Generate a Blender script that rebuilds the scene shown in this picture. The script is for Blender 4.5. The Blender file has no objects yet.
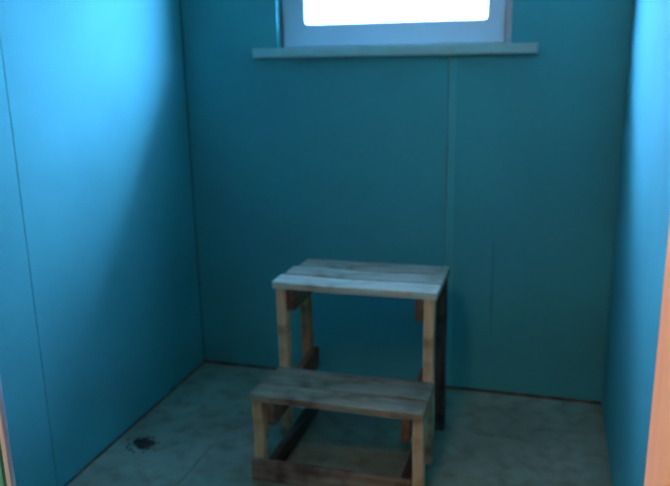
import bpy, bmesh, math, random
from mathutils import Vector, Matrix
random.seed(7)
S = bpy.context.scene
C = S.collection

# ---------------------------------------------------------------- camera
yaw, pitch, roll = 0.287760792, -0.252080323, -0.0194434780
cyw, syw, cp, sp = math.cos(yaw), math.sin(yaw), math.cos(pitch), math.sin(pitch)
fwd = Vector((-syw * cp, cyw * cp, sp)); right = Vector((cyw, syw, 0)); up = right.cross(fwd)
cr, sr = math.cos(roll), math.sin(roll)
r2 = cr * right + sr * up; u2 = -sr * right + cr * up
cam = bpy.data.cameras.new('camera'); camo = bpy.data.objects.new('camera', cam); C.objects.link(camo)
cam.sensor_fit = 'HORIZONTAL'; cam.sensor_width = 36; cam.lens = 734.72 / 670 * 36
cam.clip_start = 0.02
M4 = Matrix((r2, u2, -fwd)).transposed().to_4x4(); M4.translation = Vector((0, 0, 1.5))
camo.matrix_world = M4
cam.dof.use_dof = True; cam.dof.focus_distance = 1.15; cam.dof.aperture_fstop = 5.0
S.camera = camo

# ---------------------------------------------------------------- sky and lamp
w = bpy.data.worlds.new('sky'); S.world = w; w.use_nodes = True
wn = w.node_tree.nodes; wl = w.node_tree.links; wn.clear()
bg = wn.new('ShaderNodeBackground'); wo = wn.new('ShaderNodeOutputWorld')
SKY = 67.0
tcw = wn.new('ShaderNodeTexCoord'); sx = wn.new('ShaderNodeSeparateXYZ'); wl.new(tcw.outputs['Generated'], sx.inputs[0])
def mth(op, a, b=None):
    n = wn.new('ShaderNodeMath'); n.operation = op
    for i, v in enumerate((a, b)):
        if v is None: continue
        if isinstance(v, (int, float)): n.inputs[i].default_value = v
        else: wl.new(v, n.inputs[i])
    return n.outputs[0]
# a bright hazy sky, brightest some way above the horizon to either side of the window
side = mth('POWER', mth('ABSOLUTE', sx.outputs['X']), 2.0)
lowz = mth('EXPONENT', mth('MULTIPLY', mth('POWER', mth('ABSOLUTE', mth('DIVIDE', mth('SUBTRACT', sx.outputs['Z'], 0.53), 0.33)), 2.0), -1.0))
wl.new(mth('MULTIPLY', mth('ADD', 1.05, mth('MULTIPLY', mth('MULTIPLY', side, lowz), 2.75)), SKY), bg.inputs[1])
bg.inputs[0].default_value = (0.37, 0.58, 1.14, 1)
wl.new(bg.outputs[0], wo.inputs[0])
# the hall's lamp, warm, above and behind the doorway
lp = bpy.data.lights.new('hall_lamp', 'POINT'); lp.energy = 42.0; lp.color = (1.0, 0.60, 0.36); lp.shadow_soft_size = 0.2
lo = bpy.data.objects.new('hall_lamp', lp); lo.location = (-0.60, 0.10, 2.38); C.objects.link(lo)
# added warm fill light to brighten the door jambs, unseen, left of the doorway
lq = bpy.data.lights.new('jamb_fill_light', 'POINT'); lq.energy = 32.0; lq.color = (1.0, 0.50, 0.28); lq.shadow_soft_size = 0.08
lqo = bpy.data.objects.new('jamb_fill_light', lq); lqo.location = (-1.25, 0.42, 1.7); C.objects.link(lqo)
S.view_settings.view_transform = 'Standard'; S.view_settings.look = 'None'
S.view_settings.exposure = 0.0; S.view_settings.gamma = 1.0; S.view_settings.use_curve_mapping = False
S.cycles.max_bounces = 12; S.cycles.diffuse_bounces = 8; S.cycles.transparent_max_bounces = 12
S.cycles.caustics_reflective = False; S.cycles.caustics_refractive = False

# ---------------------------------------------------------------- materials
def base_mat(name, rough=0.8, spec=0.2):
    m = bpy.data.materials.new(name); m.use_nodes = True
    nt = m.node_tree; b = nt.nodes['Principled BSDF']
    b.inputs['Roughness'].default_value = rough; b.inputs['Specular IOR Level'].default_value = spec
    return m, nt, b

def noise_mix(nt, coord, scale, c1, c2, lo=0.35, hi=0.65, stretch=(1, 1, 1), detail=5):
    mp = nt.nodes.new('ShaderNodeMapping'); mp.inputs['Scale'].default_value = stretch
    nt.links.new(coord, mp.inputs[0])
    n = nt.nodes.new('ShaderNodeTexNoise'); n.inputs['Scale'].default_value = scale; n.inputs['Detail'].default_value = detail
    nt.links.new(mp.outputs[0], n.inputs['Vector'])
    r = nt.nodes.new('ShaderNodeValToRGB')
    r.color_ramp.elements[0].position = lo; r.color_ramp.elements[1].position = hi
    r.color_ramp.elements[0].color = (*c1, 1); r.color_ramp.elements[1].color = (*c2, 1)
    nt.links.new(n.outputs['Fac'], r.inputs[0])
    return r.outputs[0], n.outputs['Fac']

def mul(nt, a, b, fac=1.0):
    x = nt.nodes.new('ShaderNodeMix'); x.data_type = 'RGBA'; x.blend_type = 'MULTIPLY'; x.inputs[0].default_value = fac
    nt.links.new(a, x.inputs[6]); nt.links.new(b, x.inputs[7]); return x.outputs[2]

def bump(nt, b, h, strength=0.2, dist=0.01):
    k = nt.nodes.new('ShaderNodeBump'); k.inputs['Strength'].default_value = strength; k.inputs['Distance'].default_value = dist
    nt.links.new(h, k.inputs['Height']); nt.links.new(k.outputs[0], b.inputs['Normal'])

def simple(name, col, var=0.12, scale=6, rough=0.8, spec=0.2, bmp=0.05):
    m, nt, b = base_mat(name, rough, spec)
    tc = nt.nodes.new('ShaderNodeTexCoord')
    c, f = noise_mix(nt, tc.outputs['Object'], scale, [v * (1 - var) for v in col], [min(1, v * (1 + var)) for v in col])
    nt.links.new(c, b.inputs['Base Color'])
    if bmp: bump(nt, b, f, bmp)
    return m

def wood(name, c1, c2, axis, dirt=None, dirt_lo=0.45, dirt_hi=0.6, rough=0.75):
    m, nt, b = base_mat(name, rough, 0.25)
    tc = nt.nodes.new('ShaderNodeTexCoord')
    st = [14, 14, 14]; st[axis] = 1.2
    c, f = noise_mix(nt, tc.outputs['Object'], 4.0, c1, c2, 0.3, 0.7, st, 8)
    if dirt:
        d, _ = noise_mix(nt, tc.outputs['Object'], 9.0, dirt, (1, 1, 1), dirt_lo, dirt_hi, detail=6)
        c = mul(nt, c, d)
    nt.links.new(c, b.inputs['Base Color']); bump(nt, b, f, 0.35, 0.004)
    return m

M = {}
M['board'] = simple('green_gypsum_board', (0.085, 0.39, 0.395), 0.05, 3, 0.85, 0.15, 0.02)
# the same board with a faint dirty streak rubbed down it
m = M['board'].copy(); m.name = 'green_gypsum_board_streaked'; nt = m.node_tree; b = nt.nodes['Principled BSDF']
src = b.inputs['Base Color'].links[0].from_socket; tc = nt.nodes.new('ShaderNodeTexCoord'); sp_ = nt.nodes.new('ShaderNodeSeparateXYZ')
nt.links.new(tc.outputs['Object'], sp_.inputs[0])
def nm(op, a, b2, c=None):
    n = nt.nodes.new('ShaderNodeMath'); n.operation = op
    for i, v in enumerate((a, b2, c)):
        if v is None: continue
        if isinstance(v, (int, float)): n.inputs[i].default_value = v
        else: nt.links.new(v, n.inputs[i])
    return n.outputs[0]
kx = nm('MAXIMUM', nm('SUBTRACT', 1.0, nm('DIVIDE', nm('ABSOLUTE', nm('ADD', sp_.outputs['X'], 0.213), None), 0.007)), 0.0)
kz = nm('MAXIMUM', nm('SUBTRACT', 1.0, nm('POWER', nm('DIVIDE', nm('ABSOLUTE', nm('SUBTRACT', sp_.outputs['Z'], 0.49), None), 0.24), 4.0)), 0.0)
_, nf = noise_mix(nt, tc.outputs['Object'], 30, (0, 0, 0), (1, 1, 1))
mk = nm('SUBTRACT', 1.0, nm('MULTIPLY', nm('MULTIPLY', kx, kz), nm('MULTIPLY', nf, 0.7)))
cb = nt.nodes.new('ShaderNodeCombineColor')
for i in range(3): nt.links.new(mk, cb.inputs[i])
nt.links.new(mul(nt, src, cb.outputs[0]), b.inputs['Base Color'])
M['board_streak'] = m
M['joint'] = simple('joint_strip', (0.10, 0.45, 0.44), 0.05, 5, 0.6, 0.2, 0.02)
M['dark'] = simple('dark_batten', (0.012, 0.012, 0.012), 0.3, 10)
M['plate'] = wood('bottom_plate_wood', (0.16, 0.11, 0.07), (0.28, 0.20, 0.13), 0, (0.3, 0.3, 0.3))
M['ceil'] = simple('ceiling_paint', (0.08, 0.39, 0.38), 0.04)
M['outer'] = simple('outer_wall_render', (0.55, 0.56, 0.56), 0.06)
M['hall'] = simple('hall_wall', (0.45, 0.45, 0.42), 0.06)
M['pvc'] = simple('white_window_plastic', (0.62, 0.75, 0.82), 0.02, 3, 0.35, 0.4, 0)
M['gasket'] = simple('window_gasket', (0.03, 0.05, 0.06), 0.1, 8, 0.6, 0.2, 0)
M['sill'] = simple('pale_sill_board', (0.40, 0.66, 0.62), 0.05, 8, 0.5, 0.3, 0.02)
M['jamb'] = wood('peach_jamb_wood', (0.76, 0.42, 0.22), (0.82, 0.48, 0.28), 2, rough=0.55)
M['jambw'] = wood('pale_jamb_wood', (0.46, 0.52, 0.66), (0.50, 0.56, 0.70), 2, rough=0.55)

# the floor: dusty sheets with dirt patches
m, nt, b = base_mat('dusty_floor_sheet', 0.85, 0.2); tc = nt.nodes.new('ShaderNodeTexCoord')
c1, f1 = noise_mix(nt, tc.outputs['Object'], 3.0, (0.26, 0.255, 0.18), (0.36, 0.355, 0.255), 0.35, 0.7)
c2, f2 = noise_mix(nt, tc.outputs['Object'], 14.0, (0.72, 0.68, 0.62), (1, 1, 1), 0.3, 0.55)
nt.links.new(mul(nt, c1, c2), b.inputs['Base Color']); bump(nt, b, f2, 0.15)
M['floor'] = m
# glass
m = bpy.data.materials.new('window_glass'); m.use_nodes = True; nt = m.node_tree; nt.nodes.clear()
o = nt.nodes.new('ShaderNodeOutputMaterial'); mx = nt.nodes.new('ShaderNodeMixShader'); t = nt.nodes.new('ShaderNodeBsdfTransparent')
g = nt.nodes.new('ShaderNodeBsdfGlossy'); g.inputs['Roughness'].default_value = 0.02
lw = nt.nodes.new('ShaderNodeLayerWeight'); pw = nt.nodes.new('ShaderNodeMath'); pw.operation = 'POWER'; pw.inputs[1].default_value = 5.0
fr = nt.nodes.new('ShaderNodeMath'); fr.operation = 'MULTIPLY_ADD'; fr.inputs[1].default_value = 0.92; fr.inputs[2].default_value = 0.04
nt.links.new(lw.outputs['Facing'], pw.inputs[0]); nt.links.new(pw.outputs[0], fr.inputs[0])
t.inputs[0].default_value = (0.97, 0.99, 0.99, 1)
nt.links.new(fr.outputs[0], mx.inputs[0]); nt.links.new(t.outputs[0], mx.inputs[1]); nt.links.new(g.outputs[0], mx.inputs[2]); nt.links.new(mx.outputs[0], o.inputs[0])
M['glass'] = m
# stool timber
TAN1, TAN2 = (0.74, 0.43, 0.23), (0.90, 0.58, 0.33)
M['leg_tan'] = wood('tan_timber', TAN1, TAN2, 2, (0.5, 0.42, 0.36), 0.3, 0.5)
M['leg_orange'] = wood('orange_brown_timber', (0.42, 0.18, 0.07), (0.58, 0.28, 0.12), 2, (0.4, 0.35, 0.3), 0.3, 0.5)
M['leg_dark'] = wood('dark_weathered_timber', (0.03, 0.026, 0.024), (0.17, 0.12, 0.085), 2, (0.4, 0.4, 0.4), 0.3, 0.5)
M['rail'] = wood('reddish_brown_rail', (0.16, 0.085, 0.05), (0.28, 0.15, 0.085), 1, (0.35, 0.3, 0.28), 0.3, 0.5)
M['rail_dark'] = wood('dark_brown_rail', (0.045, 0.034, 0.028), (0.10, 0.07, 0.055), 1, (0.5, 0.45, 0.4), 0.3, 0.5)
M['top_pale'] = wood('pale_grey_tread_wood', (0.52, 0.47, 0.36), (0.70, 0.65, 0.52), 0, (0.62, 0.60, 0.56), 0.3, 0.48)
M['top_mid'] = wood('grey_tread_wood', (0.31, 0.275, 0.20), (0.46, 0.42, 0.32), 0, (0.55, 0.52, 0.48), 0.3, 0.5)
M['top_worn'] = wood('worn_grey_tread_wood', (0.21, 0.185, 0.13), (0.34, 0.30, 0.22), 0, (0.5, 0.47, 0.42), 0.3, 0.5)
M['step_a'] = wood('dirty_brown_step_wood', (0.27, 0.18, 0.115), (0.42, 0.30, 0.195), 0, (0.45, 0.42, 0.4), 0.32, 0.52)
M['step_b'] = wood('dirty_grey_step_wood', (0.25, 0.18, 0.125), (0.40, 0.30, 0.205), 0, (0.45, 0.42, 0.4), 0.32, 0.52)
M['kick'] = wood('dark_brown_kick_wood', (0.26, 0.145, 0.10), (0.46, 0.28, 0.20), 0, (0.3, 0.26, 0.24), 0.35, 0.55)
M['dirt'] = simple('dark_dirt', (0.05, 0.052, 0.05), 0.4, 40, 0.95, 0.1, 0.4)
M['nail'] = simple('rusty_nail', (0.08, 0.05, 0.04), 0.2, 30, 0.6, 0.4, 0)

# ---------------------------------------------------------------- helpers
def box_bm(bm, lo, hi, mi=0):
    vs = [bm.verts.new((x, y, z)) for x in (lo[0], hi[0]) for y in (lo[1], hi[1]) for z in (lo[2], hi[2])]
    for f in ((0, 1, 3, 2), (4, 6, 7, 5), (0, 4, 5, 1), (2, 3, 7, 6), (0, 2, 6, 4), (1, 5, 7, 3)):
        bm.faces.new([vs[i] for i in f]).material_index = mi

def link(name, bm, mats, parent=None, loc=None, kind=None):
    bmesh.ops.recalc_face_normals(bm, faces=bm.faces)
    me = bpy.data.meshes.new(name); bm.to_mesh(me); bm.free()
    for q in (mats if isinstance(mats, (list, tuple)) else [mats]): me.materials.append(q)
    ob = bpy.data.objects.new(name, me); C.objects.link(ob)
    if loc is not None: ob.location = loc
    if parent is not None: ob.parent = parent
    if kind: ob['kind'] = kind
    return ob

def boxes(name, lst, mats, parent=None, kind=None):
    bm = bmesh.new()
    for q in lst: box_bm(bm, q[0], q[1], q[2] if len(q) > 2 else 0)
    return link(name, bm, mats, parent, None, kind)

def timber(name, lo, hi, mat, parent, bev=0.003, jit=0.0012, cuts=8, rough_ends=0.002, lean=(0, 0), bow=0.0):
    """A sawn board: subdivided along its length, rounded arrises, slightly uneven faces; lean shifts the foot."""
    lo, hi = Vector(lo), Vector(hi); c = (lo + hi) / 2; d = hi - lo
    ax = max(range(3), key=lambda i: d[i])
    bm = bmesh.new(); box_bm(bm, lo - c, hi - c)
    ed = [e for e in bm.edges if abs((e.verts[0].co - e.verts[1].co)[ax]) > d[ax] * 0.9]
    bmesh.ops.subdivide_edges(bm, edges=ed, cuts=cuts, use_grid_fill=True)
    # round the long arrises and the end arrises
    bm.normal_update()
    sharp = [e for e in bm.edges if len(e.link_faces) == 2 and e.calc_face_angle(0) > 1.0]
    bmesh.ops.bevel(bm, geom=sharp, offset=bev, segments=2, affect='EDGES', profile=0.6)
    ph = random.uniform(0, 6)
    o1, o2 = [i for i in range(3) if i != ax]
    for v in bm.verts:
        t = v.co[ax] / d[ax]
        v.co[o1] += jit * math.sin(9 * t + ph); v.co[o2] += jit * math.sin(7 * t + ph * 2) + bow * (0.25 - t * t) * 4
        if abs(t) > 0.48: v.co[ax] += random.uniform(-rough_ends, rough_ends) * 0.5
        if ax == 2:
            k = 0.5 - t
            v.co.x += lean[0] * k; v.co.y += lean[1] * k
    ob = link(name, bm, mat, parent, c - (parent.location if parent else Vector()))
    for p in ob.data.polygons: p.use_smooth = False
    return ob

# ---------------------------------------------------------------- setting: room shell
XL, XR, YB, YF, ZC = -1.622, 0.270, 3.12, 0.7525, 2.5
G = 0.004; T = 0.0125
FS = -1.232   # seam between two floor sheets
boxes('floor', [((XL - .06, -1.8, -.03), (FS - .0015, 3.2, 0)), ((FS + .0015, -1.8, -.03), (1.3, 3.2, 0)),
                ((XL - .06, -1.8, -.05), (1.3, 3.2, -.03), 1)], [M['floor'], M['dark']], kind='structure')
boxes('ceiling', [((XL - .06, -1.8, ZC), (1.3, 3.5, ZC + .04))], M['ceil'], kind='structure')
# left wall: two sheets, an open seam, a dark batten behind, bare plate in the gap above the floor
boxes('wall_left', [((XL - T, YF, .010), (XL, 1.941 - G / 2, ZC)), ((XL - T, 1.941 + G / 2, .012), (XL, YB - .009, ZC)),
                    ((XL - .06, YF, 0), (XL - T - .001, YB - .01, ZC), 1), ((XL - .06, YB - .008, 0), (XL - .004, YB + .0125, ZC), 1)], [M['board'], M['dark']], kind='structure')
boxes('wall_right', [((XR, YF, .010), (XR + T, YB - .003, ZC)), ((XR + T + .001, YF, 0), (XR + .06, YB + .05, ZC), 1)],
      [M['board'], M['dark']], kind='structure')
# back wall with the window opening
WX0, WX1, WZ0, WZ1 = -1.168, -0.174, 1.486, 2.22
SX = -0.419
bk = []
for x0, x1 in ((XL, SX - G / 2), (SX + G / 2, XR)):
    bk.append(((x0, YB, .014), (x1, YB + T, WZ0)))
    bk.append(((x0, YB, WZ1), (x1, YB + T, ZC)))
bk.append(((XL, YB, WZ0), (WX0, YB + T, WZ1))); bk.append(((WX1, YB, WZ0), (XR, YB + T, WZ1)))
y0, y1 = YB + T + .001, 3.262
for lo, hi in (((XL - .06, y0, 0), (XR + .06, 3.19, WZ0)), ((XL - .06, 3.191, 0), (XR + .06, y1, 1.513)), ((XL - .06, y0, WZ1), (XR + .06, y1, ZC)),
               ((XL - .06, y0, WZ0), (WX0 - .0125, y1, WZ1)), ((WX1 + .0125, y0, WZ0), (XR + .06, y1, WZ1))):
    bk.append((lo, hi, 1))
# unseen eaves outside, added to block steep sky light and shape the wall shadow
boxes('eaves_light_blocker', [((-4.0, 3.263, 2.42), (2.7, 3.79, 2.50))], M['outer'], kind='structure')
# board lining on the sides of the opening
bk.append(((WX0 - .0125, YB + T, WZ0), (WX0, 3.188, WZ1))); bk.append(((WX1, YB + T, WZ0), (WX1 + .0125, 3.188, WZ1)))
bk.append(((WX0 - .0125, 3.188, WZ0), (WX0, y1, WZ1), 1)); bk.append(((WX1, 3.188, WZ0), (WX1 + .0125, y1, WZ1), 1))
boxes('wall_back', bk, [M['board_streak'], M['outer']], kind='structure')
# bare timber plate seen in the gap under the boards
boxes('baseboard_back', [((XL, YB + .0005, 0), (XR, YB + T, .0135))], M['plate'], kind='structure')
boxes('baseboard_left', [((XL - T, 0.78, 0), (XL - .0005, YB, .0095))], M['plate'], kind='structure')
# pale joint strip on the back wall under the sill
bm = bmesh.new(); box_bm(bm, (-.4175, YB - .0025, .016), (-.384, YB - .0002, WZ0 - .002))
bmesh.ops.bevel(bm, geom=list(bm.edges), offset=.001, segments=1, affect='EDGES')
link('trim_1', bm, M['joint'], kind='structure')
# front partition with the doorway the photograph is taken from
boxes('wall_front', [((XL, YF - T, .01), (-.708, YF, ZC)), ((XL, YF, 0), (-.84, YF + .05, ZC), 1), ((-.7078, YF - .005, 0), (-.6995, YF, ZC), 1),
                     ((.135, YF - T, .01), (XR, YF, ZC)), ((.135, YF - .10, .01), (1.3, YF - .10 + T, ZC))
                     ], [M['board'], M['dark']], kind='structure')
boxes('wall_hall', [((XL - .06, -1.8, 0), (XL, YF - .0005, ZC)), ((1.24, -1.8, 0), (1.3, YF - .10, ZC)), ((XL - .06, -1.86, 0), (1.3, -1.8, ZC))],
      M['hall'], kind='structure')
door = bpy.data.objects.new('door_1', None); C.objects.link(door); door['kind'] = 'structure'; door.location = (0, YF, 0)
timber('jamb', (-.700, YF - .0155, 0), (-.692, YF - .006, 2.495), M['jambw'], door, .0015, 0, 2)
timber('jamb', (.1135, YF - .135, 0), (.1345, YF, 2.495), M['jamb'], door, .003, 0, 2)

# ---------------------------------------------------------------- window
win = bpy.data.objects.new('window_1', None); C.objects.link(win); win.location = (-.671, 3.2, 1.52); win['kind'] = 'structure'
def frame_bm(x0, x1, z0, z1, wid, ya, yb, rad=0.0):
    """rectangular ring with a rounded inner edge"""
    wl_, wr_, wb_, wt_ = wid
    bm = bmesh.new()
    def loop(ax0, ax1, az0, az1, r, n=5):
        p = []
        for cx, cz, a0 in ((ax1 - r, az1 - r, 0), (ax0 + r, az1 - r, 90), (ax0 + r, az0 + r, 180), (ax1 - r, az0 + r, 270)):
            for k in range(n + 1):
                a = math.radians(a0 + 90 * k / n); p.append((cx + r * math.cos(a), cz + r * math.sin(a)))
        return p
    O = loop(x0, x1, z0, z1, .002); I = loop(x0 + wl_, x1 - wr_, z0 + wb_, z1 - wt_, max(rad, .002))
    I2 = loop(x0 + wl_ - .008, x1 - wr_ + .008, z0 + wb_ - .008, z1 - wt_ + .008, max(rad, .002) + .008)
    rings = [[bm.verts.new((x, y, z)) for x, z in L] for L, y in ((O, yb), (O, ya + .004), (loop(x0 + .004, x1 - .004, z0 + .004, z1 - .004, .004), ya), (I2, ya), (I, ya + .010), (I, yb))]
    n = len(O)
    for a in range(len(rings)):
        A, B = rings[a], rings[(a + 1) % len(rings)]
        for k in range(n): bm.faces.new((A[k], A[(k + 1) % n], B[(k + 1) % n], B[k]))
    bm.verts.ensure_lookup_table()
    return bm
off = -win.location
def wlink(name, bm, mat, parent=win):
    ob = link(name, bm, mat, parent); ob.location = off if parent is win else (0, 0, 0); return ob
FZ0 = 1.512
wlink('window_frame', frame_bm(WX0, WX1, FZ0, WZ1, (.05,) * 4, 3.192, 3.262), M['pvc'])
sash = wlink('window_sash', frame_bm(WX0 + .014, WX1 - .026, FZ0 + .018, WZ1 - .014, (.103, .078, .098, .09), 3.168, 3.24, .013), M['pvc'])
bm = bmesh.new(); box_bm(bm, (WX0 + .095, 3.205, FZ0 + .095), (WX1 - .085, 3.229, WZ1 - .075)); wlink('glass_pane', bm, M['glass'], sash)
# sill board with rounded nose
bm = bmesh.new(); box_bm(bm, (WX0 + .001, 3.118, 1.488), (WX1 - .001, 3.19, 1.528)); box_bm(bm, (-1.270, 3.072, 1.487), (-.067, 3.119, 1.528))
bmesh.ops.remove_doubles(bm, verts=bm.verts, dist=.0001)
fe = [e for e in bm.edges if all(v.co.y < 3.08 for v in e.verts)]
bmesh.ops.bevel(bm, geom=fe, offset=.006, segments=3, affect='EDGES')
wlink('window_sill', bm, M['sill'])

# ---------------------------------------------------------------- step stool
st = bpy.data.objects.new('step_stool', None); C.objects.link(st); st.location = (-.665, 2.48, 0)
st['label'] = 'rough two-step wooden step stool standing below the window'
st['category'] = 'step stool'
A, B = -.974, -.358          # outer sides
LW, LD = .038, .045          # leg face and depth
Y0, Y1, Y2 = 2.208, 2.452, 2.700
HL, HU = .340, .684
# treads
timber('step_tread', (A - .004, 2.197, HL - .028), (B + .002, 2.294, HL), M['step_a'], st, .004, .001)
timber('step_tread', (A + .012, 2.304, HL - .028), (B + .001, 2.448, HL - .001), M['step_b'], st, .004, .0015)
timber('top_tread', (A + .006, 2.432, HU - .027), (B + .005, 2.535, HU), M['top_pale'], st, .004, .001)
timber('top_tread', (A + .016, 2.545, HU - .027), (B + .006, 2.650, HU + .001), M['top_mid'], st, .004, .0015)
timber('top_tread', (A + .030, 2.660, HU - .027), (B + .004, 2.780, HU - .001), M['top_worn'], st, .004, .001)
# legs: two short front ones, two tall middle ones, two tall rear ones
timber('leg', (A, Y0, 0), (A + LW, Y0 + LD, HL - .028), M['leg_tan'], st)
timber('leg', (B - LW, Y0, 0), (B, Y0 + LD, HL - .028), M['leg_tan'], st)
timber('leg', (A + .014, Y1, 0), (A + .014 + .037, Y1 + LD, HU - .027), M['leg_tan'], st)
timber('leg', (B - .045, Y1, 0), (B - .008, Y1 + LD, HU - .027), M['leg_tan'], st)
o = timber('leg', (A + .018, Y2, 0), (A + .015 + LW, Y2 + .05, HU - .028), M['leg_orange'], st, lean=(0, .02)); o['label'] = 'orange-brown rear leg'
o = timber('leg', (B - .040, Y2, 0), (B - .001, Y2 + .05, HU - .028), M['leg_dark'], st, lean=(0, .02)); o['label'] = 'dark weathered rear leg'
# side rails inside the legs, under each tread and near the floor
RT = .030
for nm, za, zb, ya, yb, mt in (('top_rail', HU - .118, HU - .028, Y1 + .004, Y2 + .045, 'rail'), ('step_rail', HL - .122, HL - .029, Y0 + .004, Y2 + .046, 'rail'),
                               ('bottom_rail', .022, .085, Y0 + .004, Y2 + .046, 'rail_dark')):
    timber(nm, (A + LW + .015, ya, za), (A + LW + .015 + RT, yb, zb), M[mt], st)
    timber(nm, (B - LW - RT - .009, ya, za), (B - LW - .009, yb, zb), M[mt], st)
# board across the front near the floor
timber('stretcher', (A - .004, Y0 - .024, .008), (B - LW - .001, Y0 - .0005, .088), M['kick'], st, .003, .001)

# ---------------------------------------------------------------- dirt clump on the floor
from mathutils import noise as NZ
bm = bmesh.new()
def lump(cx, cy, rx, ry, rz, sub, seed):
    r = bmesh.ops.create_icosphere(bm, subdivisions=sub, radius=1)
    for v in r['verts']:
        p = v.co + Vector((seed, seed * 2, 0))
        n = NZ.noise(p * 1.5) * .55 + NZ.noise(p * 4.0) * .35
        c = v.co * (1 + n)
        v.co = Vector((cx + c.x * rx, cy + c.y * ry, max(c.z * rz + rz * .25, 0)))
lump(0, 0, .036, .026, .013, 4, 1.0)
lump(.030, .010, .018, .014, .009, 3, 3.0); lump(-.034, .012, .015, .016, .008, 3, 5.0); lump(.006, -.026, .014, .011, .007, 3, 8.0)
for k in range(16):
    a = random.uniform(0, 6.28); q = random.uniform(.035, .085)
    lump(q * math.cos(a), q * math.sin(a) * .8, random.uniform(.003, .007), random.uniform(.003, .007), .0035, 2, k + 11.0)
dc = link('dirt_clump', bm, M['dirt'], None, (-1.505, 2.322, 0))
dc['label'] = 'small dark clump of dirt on the floor by the left wall'; dc['category'] = 'dirt clump'
